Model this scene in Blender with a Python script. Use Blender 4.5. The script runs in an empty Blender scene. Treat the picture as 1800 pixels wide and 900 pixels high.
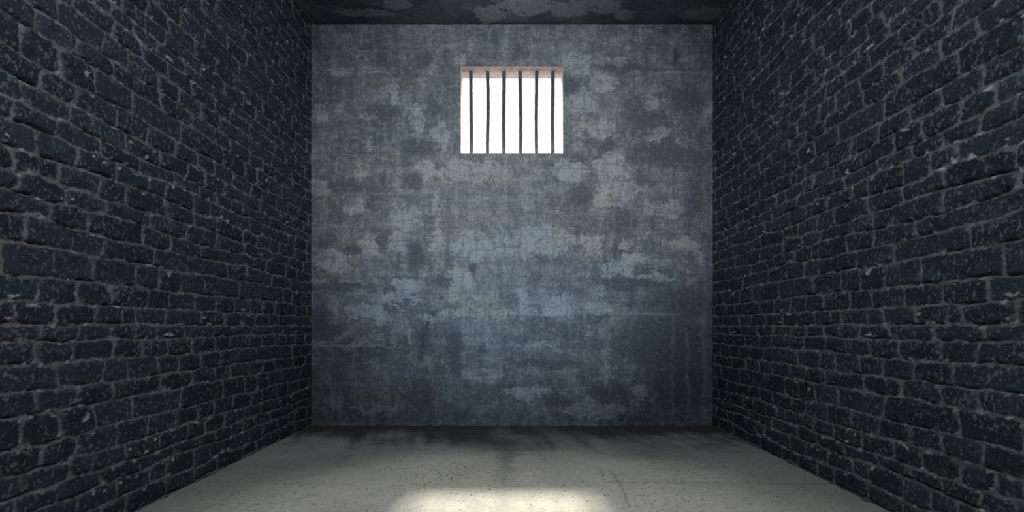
import bpy, bmesh, math
import numpy as np
from mathutils import Vector

# ------------------------------------------------------------------ camera, light, exposure
S = bpy.context.scene
S.view_settings.view_transform = 'Standard'
S.view_settings.look = 'None'
S.view_settings.gamma = 1.0
S.view_settings.use_curve_mapping = False
S.view_settings.exposure = 0.0

F = 825.0                 # focal length in pixels of the 1800 px frame
HALF = 1.5                # half the width of the cell
DEPTH = F * 3.0 / 705.0   # camera to back wall
CAM_H = 0.74
CEIL = 3.004
REAR = -1.3               # open end of the cell behind the camera
P = 1.205                 # the brickwork repeats

cd = bpy.data.cameras.new('camera')
cd.sensor_width = 36.0
cd.lens = F / 1800.0 * 36.0
cd.shift_y = 125.0 / 1800.0
cd.clip_start = 0.02
cam = bpy.data.objects.new('camera', cd)
cam.location = (0, 0, CAM_H)
cam.rotation_euler = (math.radians(90), 0, 0)
S.collection.objects.link(cam)
S.camera = cam

# window opening
WX0, WX1, WZ0, WZ1, WD = -0.383, 0.381, 2.038, 2.690, 0.175

# world: bright overcast sky beyond the window, dim blue sky behind the open end
w = bpy.data.worlds.new('sky')
S.world = w
w.use_nodes = True
nt = w.node_tree
nt.nodes.clear()
N = nt.nodes.new
tc = N('ShaderNodeTexCoord'); sp = N('ShaderNodeSeparateXYZ')
mr = N('ShaderNodeMapRange'); mr.interpolation_type = 'SMOOTHSTEP'
mr.inputs['From Min'].default_value = -0.3; mr.inputs['From Max'].default_value = 0.3
mixc = N('ShaderNodeMix'); mixc.data_type = 'RGBA'
SKY_BACK = (0.62, 0.80, 1.0)
SKY_FRONT = (1.0, 0.99, 0.97)
mixc.inputs[6].default_value = (*[c * 0.10 for c in SKY_BACK], 1)
mixc.inputs[7].default_value = (*[c * 1.6 for c in SKY_FRONT], 1)
bg = N('ShaderNodeBackground'); out = N('ShaderNodeOutputWorld')
nt.links.new(tc.outputs['Generated'], sp.inputs[0])
nt.links.new(sp.outputs['Y'], mr.inputs['Value'])
nt.links.new(mr.outputs['Result'], mixc.inputs[0])
nt.links.new(mixc.outputs[2], bg.inputs['Color'])
nt.links.new(bg.outputs[0], out.inputs[0])

def sun(name, strength, angle, elev, az, color):
    l = bpy.data.lights.new(name, 'SUN')
    l.energy = strength; l.angle = math.radians(angle); l.color = color
    o = bpy.data.objects.new(name, l)
    e, a = math.radians(elev), math.radians(az)
    d = Vector((math.sin(a) * math.cos(e), -math.cos(a) * math.cos(e), -math.sin(e)))   # travel direction
    o.rotation_euler = d.to_track_quat('-Z', 'Y').to_euler()
    o.location = (0, 6, 6)
    S.collection.objects.link(o)
    return o
sun('sun', 6.5, 4.0, 55.0, -1.5, (1.0, 0.93, 0.80))
sun('bright_sky_around_sun', 27.0, 44.0, 52.0, 0.0, (1.0, 0.97, 0.90))

def area(name, loc, rot, sx, sy, power, color, portal=False):
    l = bpy.data.lights.new(name, 'AREA')
    l.shape = 'RECTANGLE'; l.size = sx; l.size_y = sy; l.energy = power; l.color = color
    l.cycles.is_portal = portal
    o = bpy.data.objects.new(name, l)
    o.location = loc; o.rotation_euler = rot
    S.collection.objects.link(o)
    return o
area('window_portal', ((WX0 + WX1) / 2, DEPTH + WD + .01, (WZ0 + WZ1) / 2), (math.radians(-90), 0, 0),
     WX1 - WX0, WZ1 - WZ0, 1, (1, 1, 1), True)
area('open_end_portal', (0, REAR, CEIL / 2), (math.radians(90), 0, 0), 3.0, 3.0, 1, (1, 1, 1), True)

l = bpy.data.lights.new('rear_fill_spot', 'SPOT')  # added unseen fill from behind the camera, brightens the back wall centre
l.energy = 1500; l.color = (0.84, 0.92, 1.0); l.shadow_soft_size = 0.25
l.spot_size = math.radians(29); l.spot_blend = 1.0
o = bpy.data.objects.new('rear_fill_spot', l)
o.location = (0, -4.2, 1.75); o.rotation_euler = (math.radians(90), 0, 0)
S.collection.objects.link(o)
l = bpy.data.lights.new('overhead_fill_point', 'POINT')  # added unseen fill overhead, lifts the side walls and rakes the bricks
l.energy = 62; l.color = (0.90, 0.95, 1.0); l.shadow_soft_size = 0.12
o = bpy.data.objects.new('overhead_fill_point', l)
o.location = (0, 0.35, 2.35)
S.collection.objects.link(o)

# ------------------------------------------------------------------ numpy noise
rng = np.random.RandomState(7)
_perm = np.arange(256); rng.shuffle(_perm); _perm = np.concatenate([_perm, _perm])
_ga = rng.rand(256) * 2 * np.pi
_gx, _gy = np.cos(_ga), np.sin(_ga)

def perlin(x, y, seed=0):
    x = x + seed * 17.13; y = y + seed * 31.77
    xi = np.floor(x).astype(np.int64); yi = np.floor(y).astype(np.int64)
    xf = x - xi; yf = y - yi
    u = xf * xf * xf * (xf * (xf * 6 - 15) + 10); v = yf * yf * yf * (yf * (yf * 6 - 15) + 10)
    def g(ix, iy, dx, dy):
        h = _perm[_perm[ix & 255] + (iy & 255)]
        return _gx[h] * dx + _gy[h] * dy
    a = g(xi, yi, xf, yf); b = g(xi + 1, yi, xf - 1, yf)
    c = g(xi, yi + 1, xf, yf - 1); d = g(xi + 1, yi + 1, xf - 1, yf - 1)
    return (a + u * (b - a) + v * ((c + u * (d - c)) - (a + u * (b - a)))) * 1.5

def fbm(x, y, octs=5, seed=0, gain=0.55):
    s = 0; a = 1.0; t = 0
    for k in range(octs):
        s = s + a * perlin(x, y, seed + k * 3); t += a; a *= gain
        x, y = 1.97 * (0.82 * x - 0.5724 * y), 1.97 * (0.5724 * x + 0.82 * y)
    return s / t * 1.4

def sstep(a, b, x):
    t = np.clip((x - a) / (b - a), 0, 1)
    return t * t * (3 - 2 * t)

def lerp(a, b, t):
    t = t[..., None]
    return np.asarray(a) * (1 - t) + np.asarray(b) * t

# ------------------------------------------------------------------ mesh helpers
def grid_mesh(name, XYZ, col, keep=None, extra=None):
    """XYZ: (n, m, 3) vertex grid; col: (n, m, 3) surface colours; keep: (n-1, m-1) faces kept;
    extra: list of (verts, faces, colour) joined to the same mesh."""
    n, m = XYZ.shape[:2]
    V = XYZ.reshape(-1, 3)
    idx = np.arange(n * m).reshape(n, m)
    q = np.stack([idx[:-1, :-1], idx[1:, :-1], idx[1:, 1:], idx[:-1, 1:]], -1)
    q = q[keep] if keep is not None else q.reshape(-1, 4)
    C = col.reshape(-1, 3)
    for ev, ef, ec in extra or []:
        ev = np.array(ev, float)
        q = np.concatenate([q, np.array(ef) + len(V)])
        V = np.concatenate([V, ev]); C = np.concatenate([C, np.tile(ec, (len(ev), 1))])
    me = bpy.data.meshes.new(name)
    me.vertices.add(len(V)); me.vertices.foreach_set('co', V.astype(np.float32).ravel())
    me.loops.add(q.size); me.loops.foreach_set('vertex_index', q.astype(np.int32).ravel())
    me.polygons.add(len(q))
    me.polygons.foreach_set('loop_start', (np.arange(len(q)) * 4).astype(np.int32))
    me.polygons.foreach_set('use_smooth', np.ones(len(q), bool))
    me.update(calc_edges=True)
    at = me.attributes.new('tint', 'FLOAT_COLOR', 'POINT')
    at.data.foreach_set('color', np.concatenate([C, np.ones((len(C), 1))], 1).astype(np.float32).ravel())
    me.validate()
    return me

def box_faces(x0, x1, y0, y1, z0, z1):
    v = [(x0,y0,z0),(x1,y0,z0),(x1,y1,z0),(x0,y1,z0),(x0,y0,z1),(x1,y0,z1),(x1,y1,z1),(x0,y1,z1)]
    f = [(0,3,2,1),(4,5,6,7),(0,1,5,4),(1,2,6,5),(2,3,7,6),(3,0,4,7)]
    return v, f

def link(name, me, mat, parent=None, **props):
    o = bpy.data.objects.new(name, me)
    me.materials.clear(); me.materials.append(mat)
    S.collection.objects.link(o)
    if parent: o.parent = parent
    for k, v in props.items(): o[k] = v
    return o

# ------------------------------------------------------------------ materials
def surface(name, rough=0.85, spec=0.3, fine=60, fine_amt=0.5, bump=0.3, bump_dist=0.003, flecks=None, stretch=(1, 1, 1)):
    m = bpy.data.materials.new(name); m.use_nodes = True
    t = m.node_tree; t.nodes.clear(); n = t.nodes.new; L = t.links.new
    o = n('ShaderNodeOutputMaterial'); b = n('ShaderNodeBsdfPrincipled')
    a = n('ShaderNodeAttribute'); a.attribute_name = 'tint'
    g = n('ShaderNodeNewGeometry')
    mp = n('ShaderNodeMapping'); mp.inputs['Scale'].default_value = stretch
    L(g.outputs['Position'], mp.inputs['Vector'])
    ns = n('ShaderNodeTexNoise'); ns.inputs['Scale'].default_value = fine
    ns.inputs['Detail'].default_value = 6; ns.inputs['Roughness'].default_value = 0.65
    L(mp.outputs[0], ns.inputs['Vector'])
    mrr = n('ShaderNodeMapRange'); mrr.inputs['From Min'].default_value = 0.25; mrr.inputs['From Max'].default_value = 0.75
    mrr.inputs['To Min'].default_value = 1 - fine_amt; mrr.inputs['To Max'].default_value = 1 + fine_amt
    L(ns.outputs['Fac'], mrr.inputs['Value'])
    vm = n('ShaderNodeVectorMath'); vm.operation = 'SCALE'
    L(a.outputs['Color'], vm.inputs[0]); L(mrr.outputs[0], vm.inputs['Scale'])
    colour = vm.outputs[0]
    for sc, lo, hi, fc, amt in flecks or []:
        f2 = n('ShaderNodeTexNoise'); f2.inputs['Scale'].default_value = sc; f2.inputs['Detail'].default_value = 3
        f2.inputs['Distortion'].default_value = 1.5
        L(mp.outputs[0], f2.inputs['Vector'])
        m2 = n('ShaderNodeMapRange'); m2.inputs['From Min'].default_value = lo; m2.inputs['From Max'].default_value = hi
        m2.inputs['To Max'].default_value = amt
        L(f2.outputs['Fac'], m2.inputs['Value'])
        mx = n('ShaderNodeMix'); mx.data_type = 'RGBA'
        L(m2.outputs[0], mx.inputs[0]); L(colour, mx.inputs[6]); mx.inputs[7].default_value = (*fc, 1)
        colour = mx.outputs[2]
    L(colour, b.inputs['Base Color'])
    b.inputs['Roughness'].default_value = rough
    b.inputs['Specular IOR Level'].default_value = spec
    bp = n('ShaderNodeBump'); bp.inputs['Strength'].default_value = bump; bp.inputs['Distance'].default_value = bump_dist
    L(ns.outputs['Fac'], bp.inputs['Height']); L(bp.outputs[0], b.inputs['Normal'])
    L(b.outputs[0], o.inputs[0])
    return m

M_BRICK = surface('painted_old_brick', 0.6, 0.3, 95, 0.38, 1.0, 0.009, flecks=[(75, 0.645, 0.71, (0.28, 0.34, 0.37), 0.65), (150, 0.64, 0.72, (0.25, 0.30, 0.33), 0.5)])
M_WALL = surface('stained_concrete', 0.9, 0.2, 110, 0.24, 0.35, 0.002,
                 flecks=[(70, 0.60, 0.72, (0.06, 0.07, 0.085), 0.5), (95, 0.62, 0.74, (0.36, 0.39, 0.41), 0.35)])
M_CEIL = surface('dark_concrete', 0.95, 0.1, 90, 0.35, 0.4, 0.003)
M_FLOOR = surface('smooth_cement', 0.75, 0.25, 45, 0.16, 0.12, 0.002)
M_HEAD = surface('pink_weathered_plaster', 0.9, 0.1, 60, 0.35, 0.4, 0.003)
M_IRON = surface('dark_iron', 0.65, 0.4, 140, 0.6, 0.6, 0.002, flecks=[(90, 0.55, 0.75, (0.10, 0.085, 0.075), 0.6)])

# ------------------------------------------------------------------ brickwork: one repeat of the courses
def _pt(crop, cx, cy):
    x0 = 0 if crop < 5 else 270
    y0 = {1: 0, 2: 220, 3: 440, 4: 670, 5: 0, 6: 220, 7: 440, 8: 670}[crop]
    x = x0 + cx / 3.914; y = y0 + cy / 3.914
    u = 899.5 - x
    return F * HALF / u, -(y - 575) / u * HALF + CAM_H
def _z(crop, cx): return _pt(crop, cx, 0)[0]

LINES = [   # bed joints from the floor upwards, traced points (strip, x, y)
 [(2,0,290),(2,110,328),(2,240,328),(2,340,372),(2,440,425),(2,600,455),(2,740,528),(2,850,542),(2,1000,600),(6,0,610),(6,110,640),(6,220,685),(6,350,710),(6,500,765),(6,590,800)],
 [(4,400,1010),(4,700,855),(4,900,770),(4,1000,720),(8,0,690),(8,190,630),(8,350,570),(8,440,500),(8,560,445)],
 [(4,0,1010),(4,260,890),(4,400,832),(4,520,800),(4,690,720),(4,850,660),(4,1000,615),(8,0,585),(8,150,508),(8,310,455),(8,430,415),(8,530,383),(8,600,355)],
 [(4,0,850),(4,150,785),(4,370,730),(4,480,670),(4,680,620),(4,870,550),(4,960,525),(8,0,492),(8,150,440),(8,310,380),(8,430,340),(8,530,310),(8,600,288)],
 [(4,0,680),(4,130,650),(4,290,595),(4,440,565),(4,490,530),(4,650,490),(4,800,450),(8,0,373),(8,150,320),(8,240,285),(8,430,230),(8,560,195)],
 [(4,0,495),(4,150,465),(4,280,445),(4,410,400),(4,530,375),(4,650,335),(4,800,290),(4,920,260),(8,0,235),(8,120,205),(8,190,192),(8,300,165),(8,430,125),(8,560,90)],
 [(4,0,265),(4,200,240),(4,420,195),(4,520,175),(4,650,155),(4,780,130),(4,900,110),(8,0,78),(8,170,55),(8,300,15),(8,430,0),(8,560,-20)],
 [(4,0,95),(4,200,70),(4,380,50),(4,480,30),(4,560,30),(4,690,10),(3,1000,880),(7,0,862),(7,170,837),(7,270,830),(7,330,810),(7,520,795),(7,590,785)],
 [(3,0,800),(3,230,785),(3,400,785),(3,500,760),(3,620,755),(3,780,745),(3,900,735),(7,0,735),(7,110,722),(7,260,712),(7,420,695),(7,520,687),(7,600,683)],
 [(3,0,635),(3,100,630),(3,290,625),(3,420,635),(3,550,620),(3,760,610),(3,930,612),(7,0,615),(7,210,605),(7,390,597),(7,550,590)],
 [(3,0,515),(3,120,510),(3,280,515),(3,380,520),(3,530,515),(3,650,510),(3,840,505),(7,0,512),(7,170,515),(7,330,517),(7,500,515),(7,590,517)],
 [(3,0,345),(3,100,345),(3,250,355),(3,380,375),(3,520,365),(3,620,380),(3,760,380),(3,900,395),(7,0,400),(7,110,405),(7,320,420),(7,590,435)],
 [(3,0,150),(3,60,180),(3,250,185),(3,480,205),(3,650,215),(3,760,245),(3,920,245),(7,0,268),(7,120,290),(7,300,300),(7,430,320),(7,590,328)],
 [(2,0,790),(2,190,815),(2,480,862),(3,640,45),(3,860,75),(7,0,102),(7,60,130),(7,160,150),(7,350,165),(7,590,213)],
 [(2,0,600),(2,150,605),(2,340,655),(2,430,690),(2,520,720),(2,620,730),(2,720,770),(2,830,800),(2,960,820),(6,0,847),(6,130,872),(6,250,905),(7,480,82),(7,590,108)],
 [(2,0,435),(2,120,460),(2,250,500),(2,340,540),(2,480,545),(2,590,600),(2,720,605),(2,800,640),(2,960,680),(6,0,715),(6,110,757),(6,230,795),(6,330,828),(6,430,855),(6,590,882)],
]
JOINTS = [   # upright joints of each course, same order; small numbers <0 of strip 7/8 are allowed
 [(2,100),(2,405),(2,690),(2,870),(6,88),(6,278),(6,435)],
 [(4,250),(4,530),(4,805),(4,1035),(8,90),(8,278),(8,390),(8,475)],
 [(4,100),(4,395),(4,690),(4,965),(8,148),(8,318),(8,430),(8,537)],
 [(4,155),(4,485),(4,635),(4,870),(8,45),(8,235),(8,357),(8,487),(8,575)],
 [(4,285),(4,530),(4,805),(4,1020),(8,155),(8,305),(8,425),(8,545)],
 [(4,150),(4,415),(4,655),(4,915),(8,185),(8,480)],
 [(4,250),(4,530),(4,785),(7,55),(7,270),(7,425),(7,530)],
 [(3,400),(3,715),(3,885),(7,33),(7,180),(7,325),(7,460)],
 [(3,245),(3,510),(3,785),(3,980),(7,100),(7,260),(7,425),(7,530)],
 [(3,290),(3,540),(3,765),(3,930),(7,28),(7,215),(7,400),(7,550)],
 [(3,110),(3,385),(3,660),(3,845),(3,940),(7,85),(7,180),(7,330),(7,490)],
 [(3,270),(3,530),(3,770),(3,1020),(7,110),(7,285),(7,430),(7,555)],
 [(3,10),(3,640),(3,940),(7,40),(7,190),(7,355)],
 [(2,185),(2,510),(2,715),(7,10),(7,235),(7,510)],
 [(2,350),(2,615),(2,985),(6,125),(6,330)],
 [(2,135),(2,455),(2,735),(2,1035),(6,120),(6,230),(6,430)],
]
T0 = _z(3, 0)
TILE = 1.207
_ts = np.linspace(0, P, 400, endpoint=False)
def _line(pts, floor=False):
    zz, hh = zip(*[_pt(*p) for p in pts])
    zz = np.array(zz) - T0; hh = np.array(hh)
    o = np.argsort(zz); zz, hh = zz[o], hh[o]
    if floor: hh = hh - TILE
    v = np.interp(_ts, zz, hh)
    # closes up at the repeat
    e = v[-1] - v[0]
    v = v - e * sstep(0.85 * P, P, _ts)
    k = np.ones(9) / 9
    v = np.convolve(np.concatenate([v[-4:], v, v[:4]]), k, 'valid')
    return v
LV = []
for i, p in enumerate(LINES):
    LV.append(_line(p, i == 0))
LV.append(LV[0] + TILE)
LV = np.array(LV)
LV = np.sort(LV, axis=0)
for i in range(1, len(LV) - 1):      # keeps every course at least 5 cm high
    LV[i] = np.maximum(LV[i], LV[i - 1] + 0.05)
NC = len(LV) - 1
JV = [np.sort((np.array([_z(*j) for j in js]) - T0) % P) for js in JOINTS]

# course i lies between LV[i] and LV[i+1]
def brickwork(T, H):
    """T along the wall, H height -> relief (m), colour"""
    wx = 0.0035 * fbm(T * 22, H * 22, 3, 11) ; wy = 0.0045 * fbm(T * 16, H * 26, 3, 12)
    t = (T - T0 + wx) % P
    hrep = np.floor(H / TILE)
    h = (H - hrep * TILE) + wy
    # course lookup
    k = np.zeros(T.shape, int)
    lo = np.zeros(T.shape); hi = np.zeros(T.shape)
    tt = np.concatenate([_ts, [P]])
    vals = [np.interp(t, tt, np.concatenate([v, v[:1]])) for v in LV]
    below = h < vals[0]; h = np.where(below, h + TILE, h)
    above = h >= vals[-1]; h = np.where(above, h - TILE, h)
    for i in range(NC):
        m = (h >= vals[i]) & (h < vals[i + 1])
        k[m] = i; lo[m] = vals[i][m]; hi[m] = vals[i + 1][m]
    bad = hi <= lo
    lo[bad] = vals[0][bad]; hi[bad] = vals[1][bad]
    ta = np.full(T.shape, 1.0); tb = np.full(T.shape, 1.0); bid = np.zeros(T.shape, int)
    for i in range(NC):
        m = k == i
        if not m.any(): continue
        js = JV[i]
        je = np.concatenate([[js[-1] - P], js, [js[0] + P]])
        sl = rng_sl[i][:len(js)]
        mid = (lo[m] + hi[m]) / 2
        tm = t[m]
        s = np.searchsorted(je, tm) - 1
        s = np.clip(s, 0, len(je) - 2)
        ls = np.concatenate([[sl[-1]], sl, [sl[0]]])
        a = tm - (je[s] + ls[s] * (h[m] - mid)); b = (je[s + 1] + ls[s + 1] * (h[m] - mid)) - tm
        ta[m] = a; tb[m] = b
        bid[m] = i * 20 + (s - 1) % len(js)
    R = brick_rand[bid]                       # (.., 6)
    mw = 0.0024 + 0.003 * R[..., 0]
    mh = 0.0024 + 0.003 * R[..., 1]
    bb = h - lo; bt = hi - h
    a = np.minimum(ta, tb) - mw; b = np.minimum(bb, bt) - mh
    r = 0.006 + 0.026 * R[..., 2] ** 1.5
    d = np.where((a < r) & (b < r), r - np.hypot(np.maximum(r - a, 0), np.maximum(r - b, 0)), np.minimum(a, b))
    edge = 0.0030 * fbm(T * 60, H * 60, 2, 21) + 0.0025 * perlin(T * 25, H * 25, 5)
    d = d + edge
    brick = sstep(-0.0012, 0.0022, d)
    dome = 1 - np.exp(-np.maximum(d, 0) / 0.0045)
    cx = (ta - tb) / np.maximum(ta + tb, 1e-3); cz = (bb - bt) / np.maximum(hi - lo, 1e-3)
    face = (0.005 + 0.008 * R[..., 3]) * dome
    face += 0.004 * (R[..., 4] - .5) * cx + 0.005 * (R[..., 5] - .4) * cz
    rough = 0.4 + 0.9 * (R[..., 2] > .65)
    face += rough * (0.0050 * fbm(T * 18, H * 24, 5, 31) + 0.0030 * fbm(T * 60, H * 70, 3, 32))
    ridg = 1 - np.abs(fbm(T * 26 + 3 * R[..., 3], H * 34, 3, 35)) * 3
    face += 0.0030 * np.clip(ridg, 0, 1) * rough
    mort = 0.005 + 0.003 * fbm(T * 45, H * 45, 4, 41)
    # hollow under the bricks, raised mortar on top of them
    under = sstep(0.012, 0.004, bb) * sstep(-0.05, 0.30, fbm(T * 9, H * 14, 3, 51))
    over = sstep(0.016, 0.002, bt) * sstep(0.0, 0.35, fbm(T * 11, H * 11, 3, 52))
    relief = face * brick + mort * (1 - brick) - 0.010 * under + 0.007 * over
    # colour
    tone = 0.78 + 0.5 * R[..., 4]
    base = np.stack([0.032 * tone * (1 + .18 * (R[..., 5] - .3)), 0.043 * tone, 0.066 * tone * (1 + .12 * (R[..., 1] - .5))], -1)
    f = fbm(T * 14, H * 14, 4, 61)
    base = base * (1 + 0.3 * f[..., None])
    # worn scratches and salt flecks on the brick faces
    fl = sstep(0.33, 0.44, fbm(T * 85, H * 50 + T * 25, 3, 62) + 0.25 * fbm(T * 6, H * 6, 2, 63))
    base = lerp(base, (0.19, 0.235, 0.25), fl * 0.85)
    worn = sstep(0.18, 0.5, fbm(T * 9, H * 13, 5, 64)) * 0.22
    base = lerp(base, (0.10, 0.125, 0.14), worn)
    mcol = np.array([0.215, 0.240, 0.262]) * (1 + 0.55 * fbm(T * 40, H * 40, 3, 71))[..., None]
    warm = sstep(0.1, 0.5, fbm(T * 2.2, H * 2.2, 3, 72))
    mcol = mcol * lerp((1, 1, 1), (1.18, 1.08, 0.94), warm)
    col = lerp(mcol, base, brick)
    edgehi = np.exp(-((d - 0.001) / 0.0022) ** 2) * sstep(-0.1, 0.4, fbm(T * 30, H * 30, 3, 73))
    col = lerp(col, (0.38, 0.41, 0.42), edgehi * 0.7 * sstep(0.0, 0.5, bb / (hi - lo)))  # highlight on the upper brick edges, painted as lighter colour
    smear = sstep(0.020, 0.004, d) * sstep(0.1, 0.4, fbm(T * 16, H * 22, 4, 74))
    col = lerp(col, (0.13, 0.135, 0.13), smear * 0.5)
    col = lerp(col, (0.022, 0.024, 0.028), under * 0.55)  # dirt and the shadow line under the bricks, painted into the colour
    near_bed = sstep(0.02, 0.003, np.minimum(bb, bt))
    chip = near_bed * sstep(0.47, 0.55, fbm(T * 30, H * 38, 3, 75) + 0.12 * fbm(T * 3, H * 3, 2, 76))
    relief = relief + 0.004 * chip
    col = lerp(col, (0.55, 0.56, 0.52), chip * 0.8)
    for (ft, fh, rt, rh, sk) in FLAKES:            # the pale flakes seen in the photograph
        dt = (t - (ft - T0) % P + P / 2) % P - P / 2; dh = (h - fh + TILE / 2) % TILE - TILE / 2
        q = (dt / rt) ** 2 + ((dh - sk * dt) / rh) ** 2
        near = q < 6
        if near.any():
            c = np.zeros(T.shape)
            c[near] = sstep(1.1, 0.6, q[near] + 1.3 * fbm(T[near] * 60, H[near] * 80, 3, 77))
            relief = relief + 0.003 * c
            col = lerp(col, (0.66, 0.67, 0.60), c * 0.9)
    return relief, np.clip(col, 0.008, 0.8)

rng_sl = [rng.uniform(-.22, .22, 20) for _ in range(NC)]
brick_rand = rng.rand(NC * 20 + 20, 6)
FLAKES = []
for c, cx, cy, rx, ry in [(2,155,165,42,14),(2,135,345,14,16),(2,280,620,45,16),(2,265,510,16,8),(2,495,508,24,10),(2,420,505,18,8),
        (2,640,755,30,9),(2,828,298,16,10),(2,1032,375,10,18),(2,1000,225,22,12),(2,45,70,30,12),(3,70,310,60,20),(3,520,300,10,16),
        (3,480,195,20,6),(3,220,380,90,14),(3,50,468,50,12),(3,380,507,14,10),(3,800,388,18,8),(7,105,585,55,14),(4,405,385,14,16),(4,135,283,9,8),
        (4,590,240,30,30),(4,370,240,25,10),(4,1000,485,24,14),(4,1062,400,18,14),(4,890,470,16,10),(4,828,705,18,11),(4,985,748,16,10),
        (4,940,655,24,8),(4,630,365,25,8),(4,635,775,16,8),(4,710,755,24,7),(8,125,542,14,16),(8,560,207,14,9),(8,465,480,14,16),
        (8,515,470,12,18),(8,430,520,30,9),(8,540,385,14,10),(8,358,357,8,8),(8,290,285,35,10),(7,100,170,22,22),(7,345,460,12,12),(7,620,410,10,8)]:
    z_, h_ = _pt(c, cx, cy)
    z2, h2 = _pt(c, cx + rx, cy - ry)
    FLAKES.append((z_, h_ % TILE, max(.62 * (z2 - z_), .005), max(.8 * ry / 3.914 * z_ / F, .004), rng.uniform(-.5, .6)))

ys = np.concatenate([np.arange(REAR, 1.0, 0.02), np.arange(1.0, 2.2, 0.0038), np.arange(2.2, DEPTH, 0.0055), [DEPTH + 0.01]])
zs = np.concatenate([np.arange(-0.02, CEIL + 0.02, 0.0044)])
Y, Z = np.meshgrid(ys, zs, indexing='ij')

def side_wall(name, side):
    T = Y * .995 if side < 0 else 4.02 - Y * .995
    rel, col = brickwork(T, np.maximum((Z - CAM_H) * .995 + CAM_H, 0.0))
    rel = np.clip(rel, -0.02, 0.03)
    X = side * (HALF + 0.016 - rel)
    k = sstep(DEPTH - .10, DEPTH - .02, Y)      # trimmed flush where it meets the back wall
    X = X * (1 - .85 * k) + side * (HALF + .001) * .85 * k
    X = np.where(Y > DEPTH - 0.003, side * (HALF + .001), X)
    XYZ = np.stack([X, Y, Z], -1)
    if side > 0: XYZ = XYZ[::-1]; col = col[::-1]
    xa, xb = sorted((side * (HALF + 0.03), side * (HALF + 0.25)))
    bv, bf = box_faces(xa, xb, REAR, DEPTH + 0.3, -0.2, CEIL + 0.2)
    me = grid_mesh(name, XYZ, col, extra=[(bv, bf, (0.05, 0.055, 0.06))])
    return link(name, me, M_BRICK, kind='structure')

# ------------------------------------------------------------------ back wall
def px(x): return (x - 900) / 235.0
def pz(y): return CAM_H + (575 - y) / 235.0

LIGHT = [(774,248,15,27),(768,359,9,36),(733,207,15,24),(690,165,10,22),(630,305,17,7),(634,363,26,11),(712,385,26,22),(828,301,62,20),
 (745,300,24,14),(1146,233,27,14),(1085,108,18,9),(1077,297,30,24),(1167,367,34,14),(1064,145,26,14),(1245,190,8,14),(1056,227,32,16),(1146,182,12,8),
 (1020,180,28,22),(1010,110,30,20),(1075,345,26,22),(652,430,22,18),(580,460,36,20),(700,424,13,16),(772,436,13,36),(828,436,34,30),(720,504,26,14),
 (700,528,42,12),(640,548,34,11),(852,528,26,13),(676,560,16,8),(840,551,60,7),(960,549,80,7),(940,424,70,24),(916,524,10,16),(992,532,26,15),
 (1052,541,36,9),(1148,487,44,6),(1108,454,22,6),(1228,456,9,12),(1040,432,20,16),(1100,432,14,10),
 (812,105,12,10),(590,125,30,5),(560,330,20,15),(752,560,14,8),(800,500,30,30),(850,660,40,10),(670,720,40,7),(930,690,40,14),(1050,720,70,14),
 (1130,690,20,12),(590,705,16,12),(1085,470,30,14),(1195,430,30,10),(560,200,12,10),(600,190,10,10),(650,205,14,5),(1000,300,30,20),(1110,330,14,10)]
DARK = [(676,108,14,22),(575,104,7,7),(671,194,26,14),(745,104,14,14),(725,318,16,16),(676,313,8,16),(737,260,38,16),(1188,100,9,13),(1130,210,30,28),
 (1155,272,60,17),(1212,182,28,26),(1020,345,20,22),(1000,150,26,16),(676,424,11,18),(732,448,18,24),(600,504,56,9),(620,440,20,8),(708,532,20,6),
 (776,496,12,12),(1200,532,60,28),(1160,600,76,46),(1090,390,26,18),(1100,500,60,12),(1060,260,22,8),(745,600,12,24),(590,590,40,20),(640,620,60,12),
 (1190,680,60,36),(560,560,20,30),(740,690,22,30),(760,180,20,20),(830,470,10,14),(655,350,14,28),(610,330,40,14),(1230,340,20,40),(1060,690,20,16),
 (910,90,14,12),(1070,690,26,20),(980,705,20,16),(1090,120,40,6),(800,620,14,40),(960,640,60,8)]
HLINE = [(125,548,700,-.8,3),(121,548,700,.7,3),(127,548,690,1.0,2),(122,1095,1252,-.9,3),(127,1110,1252,.9,2.5),(118,810,989,-.6,3),(270,548,690,-.9,2),
 (266,1130,1252,-.5,2),(495,548,680,.7,2.5),(506,548,660,-.7,2.5),(613,548,690,-.6,2),(608,560,650,.6,2),(640,900,1252,-.7,2),(709,1000,1250,-.6,2),
 (680,700,960,-.6,2),(565,1110,1200,-.6,1.5),(552,800,1180,.5,2),(458,1100,1180,.5,2),(505,948,1000,-.6,2),(340,548,780,.35,2),(330,690,760,-.5,2),
 (160,690,760,-.5,1.5),(300,780,1040,.35,2),(745,548,1252,.3,3),(380,560,700,-.45,2),(90,600,740,.3,2)]
VLINE = [(1046,440,505,-.9,3),(1184,560,720,.4,3),(1208,570,730,.5,2.5),(625,620,720,.5,2),(583,610,640,.6,2),(1067,630,680,.9,1.6),(820,44,120,-.5,3),
 (676,44,125,-.35,8),(735,44,120,-.4,4),(790,300,500,-.5,4),(1184,44,270,-.3,3),(700,250,420,.35,5),(948,140,260,-.2,5),(1238,300,740,.35,4)]

def stroke(X, Y_, pts, wpx):
    """distance (px) to a polyline"""
    d = np.full(X.shape, 1e9)
    for (x0, y0), (x1, y1) in zip(pts[:-1], pts[1:]):
        L2 = (x1 - x0) ** 2 + (y1 - y0) ** 2
        t = np.clip(((X - x0) * (x1 - x0) + (Y_ - y0) * (y1 - y0)) / L2, 0, 1)
        d = np.minimum(d, np.hypot(X - x0 - t * (x1 - x0), Y_ - y0 - t * (y1 - y0)))
    return np.exp(-(d / wpx) ** 2)

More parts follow.
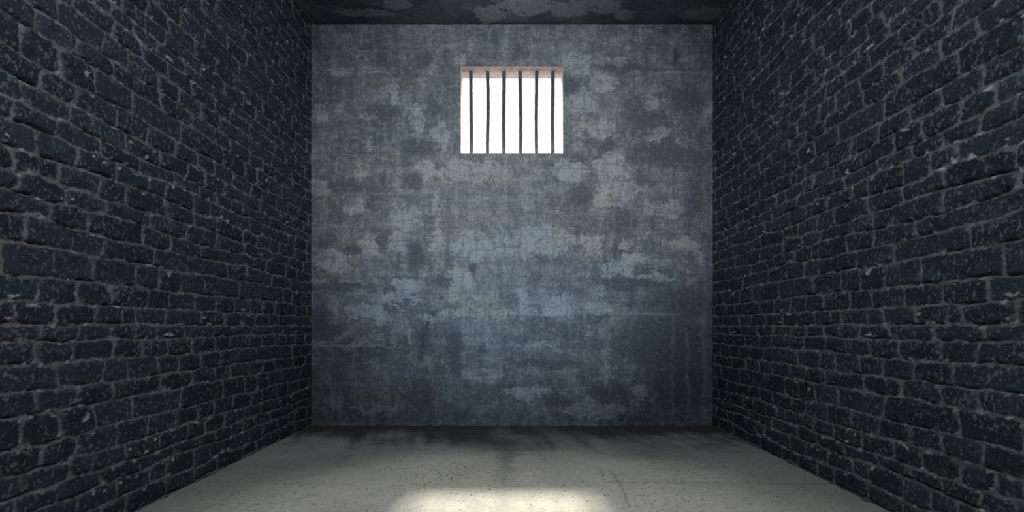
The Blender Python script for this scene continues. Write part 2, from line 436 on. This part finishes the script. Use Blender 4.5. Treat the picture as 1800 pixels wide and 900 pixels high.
SOFT = [(850,430,130,110,.35),(900,320,110,50,.30),(620,470,70,70,.15),(700,350,60,60,.15),(820,545,90,30,.2),(1000,540,110,20,.3),(1050,200,60,60,.2),
        (1080,330,40,60,.25),(1170,360,40,40,.1),(780,300,60,60,.2),(660,90,60,50,-.15),(1160,240,80,70,-.3),(1180,620,90,110,-.35),(600,590,70,40,-.25),
        (720,450,30,60,-.2),(660,240,90,60,-.15),(1100,420,70,50,-.2),(760,620,50,90,-.15),(590,400,50,40,-.15),(1000,100,80,50,.05),(600,680,60,50,.05),
        (850,650,90,60,.05),(1080,700,90,40,-.1),(575,300,40,60,.1),(890,90,90,30,.1)]
def concrete(PX, PY):
    """PX, PY in wall units of 1/235 m; returns colour and relief"""
    a = PX / 235.0; b = PY / 235.0
    wx = PX + 12 * fbm(a * 7, b * 7, 4, 101) + 3 * fbm(a * 40, b * 40, 2, 103)
    wy = PY + 10 * fbm(a * 7, b * 7, 4, 102) + 3 * fbm(a * 45, b * 45, 2, 104)
    lf = np.full(PX.shape, -0.75); df = np.full(PX.shape, -0.75)
    for x, y, rx, ry in LIGHT:
        q = ((wx - x) / rx) ** 2 + ((wy - y) / ry) ** 2
        lf = np.maximum(lf, 1.35 * (1 - q))
    for x, y, rx, ry in DARK:
        q = ((wx - x) / rx) ** 2 + ((wy - y) / ry) ** 2
        df = np.maximum(df, 1 - 0.75 * q)
    n1 = fbm(a * 3.2, b * 3.2, 5, 105); n2 = fbm(a * 11, b * 9, 4, 106, .65); n3 = fbm(a * 34, b * 34, 2, 107, .7)
    n4 = fbm(a * 16, b * 2.2, 4, 108)      # runs downwards
    n5 = fbm(a * 2.0, b * 13, 4, 109)      # board marks
    grain = fbm(a * 50, b * 50, 2, 120, .8)
    soft = np.zeros(PX.shape)
    for x, y, rx, ry, k in SOFT:
        soft += k * np.exp(-((wx - x) / rx) ** 2 - ((wy - y) / ry) ** 2)
    m = np.clip(0.42 + 0.30 * n1 + 0.35 * n2 + 0.35 * n4 + .35 * n5 + .15 * n3 + soft, 0, 1)
    base = lerp((0.088, 0.104, 0.118), (0.225, 0.244, 0.255), m)
    # old plaster: broad soft remains, then crisp flaked edges, then crumbs
    v = lf + 0.85 * n2 + 0.75 * n3 + 0.35 * n4 + .3 * n5 + .12
    base = lerp(base, (0.235, 0.262, 0.280), sstep(-0.42, -0.30, v) * 0.30)
    base = lerp(base, (0.265, 0.290, 0.308), sstep(-0.18, -0.08, v) * 0.32)
    pl = sstep(0.06, 0.15, v)
    base = lerp(base, (0.335, 0.365, 0.380), pl * 0.66)
    inner = sstep(0.14, 0.24, fbm(a * 9 + 4, b * 9, 4, 121, .7))
    base = lerp(base, (0.17, 0.19, 0.21), pl * inner * 0.5)
    v2 = fbm(a * 6.5, b * 5, 5, 122, .72)
    base = lerp(base, (0.285, 0.315, 0.330), sstep(0.25, 0.29, v2) * 0.30)
    base = lerp(base, (0.085, 0.098, 0.118), sstep(-0.22, -0.28, v2) * 0.34)
    v3 = fbm(a * 10 + 9, b * 14, 4, 127, .72)
    base = lerp(base, (0.30, 0.33, 0.345), sstep(0.30, 0.34, v3 + .25 * soft) * 0.32)
    base = lerp(base, (0.08, 0.093, 0.112), sstep(-0.30, -0.34, v3 + .25 * soft) * 0.36)
    dk = sstep(-0.15, 0.8, df + 0.8 * n2 + 0.5 * n3)
    base = lerp(base, (0.075, 0.088, 0.106), dk * 0.86)
    pits = sstep(0.26, 0.40, fbm(a * 26, b * 21, 3, 110, .72) + 0.25 * n1)
    base = lerp(base, (0.075, 0.087, 0.105), pits * 0.35)
    run = sstep(.22, .5, fbm(a * 38, b * 5, 2, 123, .6)); base = lerp(base, (0.09, .105, .125), run * .35)
    brd = sstep(.28, .5, fbm(a * 4, b * 42, 2, 124, .6)); base = lerp(base, (0.09, .105, .125), brd * .35)
    vein = sstep(0.035, 0.0, np.abs(fbm(a * 8, b * 8, 5, 125, .6))) * sstep(0.0, 0.4, fbm(a * 2.7, b * 2.7, 3, 126))
    base = lerp(base, (0.06, .07, .085), vein * .55)
    salt = sstep(0.30, 0.44, fbm(a * 32, b * 32, 2, 111, .72) + .2 * n1)
    base = lerp(base, (0.34, 0.37, 0.39), salt * 0.15)
    base = base * (1 + .16 * grain)[..., None]
    base = base * lerp((1.0, 1.0, 1.0), (0.89, 0.985, 1.07), sstep(330, 640, PY + 60 * n1))
    rel = 0.0012 * pl - 0.0012 * pits + 0.0006 * n3
    for y, x0, x1, s, wd in HLINE:
        g = np.exp(-((PY - y + 2.0 * n2) / wd) ** 2) * sstep(x0 - 12, x0 + 12, PX) * sstep(x1 + 12, x1 - 12, PX) * np.clip(.6 + n2 + .8 * n3, 0, 1)
        base = lerp(base, (0.075, 0.09, 0.115) if s < 0 else (0.33, 0.38, 0.41), g * abs(s) * .7)
        rel = rel + (0.0015 if s > 0 else -0.002) * g
    for x, y0, y1, s, wd in VLINE:
        g = np.exp(-((PX - x + 7 * fbm(b * 4, a * 0 + x, 3, 112)) / wd) ** 2) * sstep(y0 - 12, y0 + 12, PY) * sstep(y1 + 12, y1 - 12, PY) * np.clip(.6 + n2 + .8 * n3, 0, 1)
        base = lerp(base, (0.075, 0.09, 0.115) if s < 0 else (0.33, 0.38, 0.41), g * abs(s) * .7)
    g = stroke(PX, PY, [(760,552),(750,572),(744,590),(742,610),(741,628)], 4.5) * np.clip(.7 + 2 * n3, 0, 1)
    base = lerp(base, (0.05, 0.06, 0.08), g); rel = rel - 0.004 * g
    for pts, c, k, wd in [([(552,604),(575,602),(598,590),(615,584)], 1, .5, 3), ([(552,610),(640,608),(680,610)], 1, .4, 2.5),
                      ([(1088,464),(1094,456),(1110,452),(1135,452)], 1, .6, 3), ([(932,604),(950,600),(966,608),(985,613)], 1, .5, 2),
                      ([(1045,663),(1068,660),(1085,661),(1100,667)], 1, .6, 1.6), ([(1071,630),(1068,655),(1065,678)], 1, .6, 1.5),
                      ([(720,580),(722,602)], 1, .5, 3), ([(645,565),(690,570)], 1, .4, 2), ([(718,95),(716,125)], -1, .4, 4),
                      ([(1190,95),(1183,112)], -1, .8, 5)]:
        g = stroke(wx, wy, pts, wd)
        base = lerp(base, (0.33, 0.37, 0.40) if c > 0 else (0.06, 0.075, 0.095), g * k)
    # mineral tint: greenish and rusty bands
    gr = sstep(0.0, 0.6, fbm(a * 1.5, b * 2.5, 3, 113) + 0.6 * np.exp(-((PY - 310) / 60) ** 2))
    base = base * lerp((1, 1, 1), (1.06, 1.02, 0.93), gr)
    pu = sstep(0.1, 0.5, fbm(a * 2.5, b * 2.5, 4, 114))
    base = base * lerp((1, 1, 1), (1.01, 0.985, 1.0), pu)
    return np.clip(base, 0.02, 0.7), rel

def back_wall():
    def axis(a0, a1, step, cuts):
        v = [a0] + list(cuts) + [a1]
        out_ = []
        for p0, p1 in zip(v[:-1], v[1:]):
            n = max(2, int(round((p1 - p0) / step)))
            out_.append(np.linspace(p0, p1, n, endpoint=False))
        return np.concatenate(out_ + [[a1]])
    xs = axis(-HALF - .02, HALF + .02, 0.0042, (WX0, WX1)); zz = axis(0.0, CEIL, 0.0042, (WZ0, WZ1))
    X, Zz = np.meshgrid(xs, zz, indexing='ij')
    col, rel = concrete(X * 235 + 900, 575 - (Zz - CAM_H) * 235)
    inx = (X >= WX0 - 1e-6) & (X <= WX1 + 1e-6); inz = (Zz >= WZ0 - 1e-6) & (Zz <= WZ1 + 1e-6)
    rel = np.where(inx & inz, 0, rel)
    XYZ = np.stack([X, DEPTH - rel, Zz], -1)
    cx = (X[:-1, :-1] + X[1:, 1:]) / 2; cz = (Zz[:-1, :-1] + Zz[1:, 1:]) / 2
    keep = ~((cx > WX0) & (cx < WX1) & (cz > WZ0) & (cz < WZ1))
    y1 = DEPTH + WD
    ex = []
    # solid wall behind the face, in four blocks round the opening
    for (x0, x1, z0, z1) in [(-HALF - .2, WX0 - .004, -.2, CEIL + .2), (WX1 + .004, HALF + .2, -.2, CEIL + .2),
                             (WX0 - .004, WX1 + .004, -.2, WZ0 - .004), (WX0 - .004, WX1 + .004, WZ1 + .004, CEIL + .2)]:
        v, f = box_faces(x0, x1, DEPTH + .006, y1, z0, z1)
        ex.append((v, f, (0.2, 0.22, 0.24)))
    me = grid_mesh('wall_back', XYZ, col, keep, ex)
    return link('wall_back', me, M_WALL, kind='structure')

# ------------------------------------------------------------------ floor and ceiling
def floor():
    ys_ = np.concatenate([np.arange(REAR, 1.5, 0.03), np.arange(1.5, DEPTH - .001, 0.0065), [DEPTH + .01]])
    xs = np.arange(-HALF - .03, HALF + .031, 0.006)
    X, Yy = np.meshgrid(xs, ys_, indexing='ij')
    n1 = fbm(X * 1.6, Yy * 1.6, 5, 201); n2 = fbm(X * 7, Yy * 9, 5, 202, .6); n3 = fbm(X * 30, Yy * 30, 4, 203, .7)
    st = fbm(X * 9 + Yy * 2, Yy * 1.3, 4, 204)
    base = lerp((0.43, 0.43, 0.385), (0.58, 0.575, 0.51), np.clip(.5 + .8 * n1 + .4 * n2 + .15 * n3, 0, 1))
    # contact shade and streaky stains along the back wall, painted in, uneven edge
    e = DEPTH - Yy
    shade_stain = sstep(0.74, 0.10, e + 0.30 * n1 + 0.26 * st + .08 * n2)
    base = lerp(base, (0.060, 0.058, 0.056), shade_stain * 0.90)
    for x, y, rx, ry, s in [(890,800,14,40,.55),(1010,765,40,14,.5),(850,775,30,20,.4),(1110,775,60,20,.4),(960,780,20,20,.3),(1130,800,60,8,.3)]:
        d0 = F * CAM_H / (y - 575); X0 = (x - 900) * d0 / F; rX = rx * d0 / F
        rY = abs(F * CAM_H / (y - ry - 575) - F * CAM_H / (y + ry - 575)) / 2
        q = ((X - X0 + .04 * n2) / rX) ** 2 + ((Yy - d0 + .06 * n2) / rY) ** 2
        base = lerp(base, (0.09, 0.088, 0.082), np.exp(-q) * s)
    def fp(x, y):
        d0 = F * CAM_H / (y - 575); return ((x - 900) * d0 / F, d0)
    # dark specks in clusters
    sp_ = fbm(X * 62, Yy * 40, 3, 205)
    cl = np.zeros(X.shape) + 0.0
    for x, y, r, s in [(795,835,.28,.30),(780,800,.16,.2),(700,820,.2,.18),(930,838,.2,.18),(1250,850,.3,.15),(1200,880,.35,.17),(500,880,.3,.15),(560,860,.25,.12),
                       (1060,870,.2,.12),(1010,850,.15,.12),(1180,820,.25,.12),(650,880,.25,.12),(950,745,.2,.1),(1020,750,.15,.12)]:
        fx, fy = fp(x, y)
        cl = np.maximum(cl, s * np.exp(-((X - fx) ** 2 + (Yy - fy) ** 2) / r ** 2))
    spk = sstep(0.67, 0.73, sp_ + cl + .12 * n2)
    base = lerp(base, (0.045, 0.045, 0.045), spk * 0.8)
    scr = sstep(0.42, 0.55, fbm(X * 45 - Yy * 20, Yy * 14, 3, 206) + 0.2 * n1)
    base = lerp(base, (0.15, 0.15, 0.14), scr * 0.2)
    lit = sstep(0.40, 0.55, fbm(X * 40, Yy * 28, 3, 207))
    base = lerp(base, (0.36, 0.36, 0.34), lit * 0.12)
    rel = -0.0008 * spk
    for pts, wd, k in [([(1070,847),(1180,849),(1320,849),(1480,850)], .006, .65), ([(340,846),(430,846),(545,850)], .007, .35),
                       ([(1050,820),(1057,830),(1063,844)], .007, .5), ([(1072,826),(1088,848),(1098,868),(1106,892)], .007, .5),
                       ([(350,899),(395,878),(402,876)], .006, .45), ([(430,895),(480,872)], .006, .35), ([(520,878),(560,868)], .012, .4),
                       ([(745,785),(765,765),(770,762)], .008, .35), ([(1025,778),(1034,785)], .03, .6)]:
        P3 = [fp(*p) for p in pts]
        g = stroke(X + .01 * n2, Yy + .01 * n2, P3, wd) * np.clip(.7 + n3 * 1.5, 0, 1)
        base = lerp(base, (0.07, 0.07, 0.068), g * k); rel = rel - .001 * g
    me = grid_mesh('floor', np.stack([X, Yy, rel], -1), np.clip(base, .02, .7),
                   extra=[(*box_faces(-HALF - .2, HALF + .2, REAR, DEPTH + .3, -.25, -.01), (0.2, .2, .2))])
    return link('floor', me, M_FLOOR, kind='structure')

def ceiling():
    ys_ = np.concatenate([np.arange(REAR, 2.8, 0.05), np.arange(2.8, DEPTH - .001, 0.008), [DEPTH + .01]])
    xs = np.arange(-HALF - .03, HALF + .031, 0.0085)
    X, Yy = np.meshgrid(xs, ys_, indexing='ij')
    n1 = fbm(X * 2.2, Yy * 5, 5, 301); n2 = fbm(X * 9, Yy * 11, 5, 302, .65); n3 = fbm(X * 35, Yy * 35, 4, 303, .7)
    base = lerp((0.055, 0.068, 0.085), (0.105, 0.125, 0.145), np.clip(.45 + 1.0 * n1 + .4 * n2, 0, 1))
    blob = np.zeros(X.shape) - .7
    for x, rx, yy, ry in [(920,60,3.3,.12),(1000,40,3.35,.08),(1060,30,3.3,.1),(640,60,3.38,.05),(860,30,3.4,.1),(1240,40,3.4,.08),(1100,20,3.42,.06),(700,30,3.3,.06)]:
        q = (((X - (x - 900) / 245) + .05 * n2) / (rx / 245)) ** 2 + ((Yy - yy + .03 * n2) / ry) ** 2
        blob = np.maximum(blob, 1 - q)
    pl = sstep(0.0, .3, blob + 1.1 * n2 + .5 * n3)
    base = lerp(base, (0.215, 0.245, 0.262), pl * .62)
    pits = sstep(.3, .5, fbm(X * 26, Yy * 26, 4, 304, .7))
    base = lerp(base, (0.03, 0.035, 0.045), pits * .6)
    XYZ = np.stack([X, Yy, CEIL + 0 * X - .001 * pl + .001 * pits], -1)[::-1]
    me = grid_mesh('ceiling', XYZ, np.clip(base, .01, .7)[::-1],
                   extra=[(*box_faces(-HALF - .2, HALF + .2, REAR, DEPTH + .3, CEIL + .012, CEIL + .25), (0.2, .2, .2))])
    return link('ceiling', me, M_CEIL, kind='structure')

side_wall('wall_left', -1)
side_wall('wall_right', 1)
back_wall()
floor()
ceiling()

# ------------------------------------------------------------------ window: plastered reveal and its head
def patch(o_, u_, v_, nu, nv, colf):
    """grid patch from corner o_ along u_ and v_"""
    s, t = np.meshgrid(np.linspace(0, 1, nu), np.linspace(0, 1, nv), indexing='ij')
    XYZ = np.array(o_)[None, None] + s[..., None] * np.array(u_) + t[..., None] * np.array(v_)
    return XYZ, colf(XYZ, s, t)
def jambcol(X, s, t):
    n = fbm(X[..., 1] * 14 + X[..., 0] * 9, X[..., 2] * 9, 4, 401)
    return lerp((0.62, 0.63, 0.64), (0.76, 0.77, 0.78), np.clip(.5 + n, 0, 1))
W, H_ = WX1 - WX0, WZ1 - WZ0
y0 = DEPTH - .0004
win = None
bits = [patch((WX0, y0, WZ0), (0, WD, 0), (0, 0, H_), 30, 90, jambcol),
        patch((WX1, y0, WZ0), (0, 0, H_), (0, WD, 0), 90, 30, jambcol),
        patch((WX0, y0, WZ0), (W, 0, 0), (0, WD, 0), 90, 30, jambcol)]
XYZ0, C0 = bits[0]
ex = []
for XYZ, C in bits[1:]:
    n_, m_ = XYZ.shape[:2]
    idx = np.arange(n_ * m_).reshape(n_, m_)
    q = np.stack([idx[:-1, :-1], idx[1:, :-1], idx[1:, 1:], idx[:-1, 1:]], -1).reshape(-1, 4)
    ex.append((XYZ.reshape(-1, 3), q, (0.70, 0.71, 0.72)))
win = link('window_1', grid_mesh('window_1', XYZ0, C0, extra=ex), M_HEAD, kind='structure')
def headcol(X, s, t):
    x, y = X[..., 0], X[..., 1]
    n = fbm(x * 6, y * 16, 5, 402, .65); n2 = fbm(x * 30, y * 30, 3, 403)
    c = lerp((0.30, 0.215, 0.195), (0.43, 0.36, 0.335), np.clip(.5 + n + .3 * n2, 0, 1))
    rust = sstep(0.1, .5, fbm(x * 9 + 5, y * 12, 3, 404)) * sstep(.6, .1, t)
    c = lerp(c, (0.36, 0.19, 0.15), rust * .6)
    c = lerp(c, (0.42, 0.40, 0.38), sstep(.45, .9, t) * .5)
    for bx in BX:
        g = np.exp(-((x - bx) / .02) ** 2 - ((y - DEPTH - .035) / .02) ** 2)
        c = lerp(c, (0.16, 0.17, 0.19), g * .6)
    line = np.exp(-((t - .985) / .02) ** 2)
    return lerp(c, (0.12, 0.06, 0.05), line * .8)
BARS = [  # photo x at the head, and sideways wander (px) down the bar
 (827.6, [0, .1, .3, .6, .7, .6]), (857.4, [-.3, .2, .5, .1, -.3, -.4]), (886.0, [.1, 0, -.3, -.6, -.2, -.4]),
 (914.4, [-.2, 0, .5, .9, .6, .4]), (943.2, [.2, .1, -.3, -.5, -.1, -.1]), (971.8, [.2, .1, -.2, -.5, -.2, 0])]
BY = DEPTH + 0.072
BX = [(b[0] - 900) / F * BY for b in BARS]
XYZ, C = patch((WX0, y0, WZ1), (W, 0, 0), (0, WD, 0), 190, 44, headcol)
nz = 0.0015 * fbm(XYZ[..., 0] * 20, XYZ[..., 1] * 20, 4, 405)
inner = np.ones(nz.shape); inner[0] = inner[-1] = 0; inner[:, 0] = inner[:, -1] = 0
XYZ[..., 2] += nz * inner
XYZ = XYZ[:, ::-1]; C = C[:, ::-1]
hd = link('window_head', grid_mesh('window_head', XYZ, C), M_HEAD, parent=win, kind='structure', label='pinkish weathered window head')

WHICH = ['leftmost of the six', 'second from the left of the six', 'third from the left of the six',
         'fourth from the left of the six', 'fifth from the left of the six', 'rightmost of the six']
for i, (bx, wander) in enumerate(BARS):
    ns, nr = 70, 16
    tz = np.linspace(0, 1, ns); th = np.linspace(0, 2 * np.pi, nr + 1)
    Tz, Th = np.meshgrid(tz, th, indexing='ij')
    zt = WZ1 + .02 - Tz * (WZ1 - WZ0 + .04)
    off = np.interp(tz, np.linspace(0, 1, 6), wander)
    off = np.convolve(np.pad(off, 6, 'edge'), np.ones(13) / 13, 'valid') * BY / F * 1.3
    R_ = 0.0136 + 0.0012 * fbm(Th * .9 + i * 7, zt * 14, 4, 500 + i) + .0007 * fbm(Th * 2, zt * 50, 3, 510 + i)
    R_[:, -1] = R_[:, 0]
    XYZ = np.stack([off[:, None] + R_ * np.cos(Th), R_ * np.sin(Th), zt - WZ0], -1)
    n = fbm(Th * 2, zt * 18, 4, 520 + i)
    n[:, -1] = n[:, 0]
    C = lerp((0.030, 0.036, 0.052), (0.075, 0.082, 0.095), np.clip(.4 + n, 0, 1))
    C = lerp(C, (0.15, 0.145, 0.14), np.clip((Tz - .6) / .4, 0, 1) * sstep(-.1, .4, n) * .5)
    me = grid_mesh('window_bar', XYZ, C)
    bm = bmesh.new(); bm.from_mesh(me)
    bmesh.ops.remove_doubles(bm, verts=bm.verts, dist=1e-6)
    bmesh.ops.holes_fill(bm, edges=[e for e in bm.edges if e.is_boundary])
    bmesh.ops.recalc_face_normals(bm, faces=bm.faces)
    bm.to_mesh(me); bm.free()
    o = link('window_bar', me, M_IRON)
    o.location = (BX[i], BY, WZ0)
    o['label'] = '%s upright dark iron bars in the bright cell window' % WHICH[i]
    o['category'] = 'window bar'
    o['group'] = 'upright iron bars in the cell window'
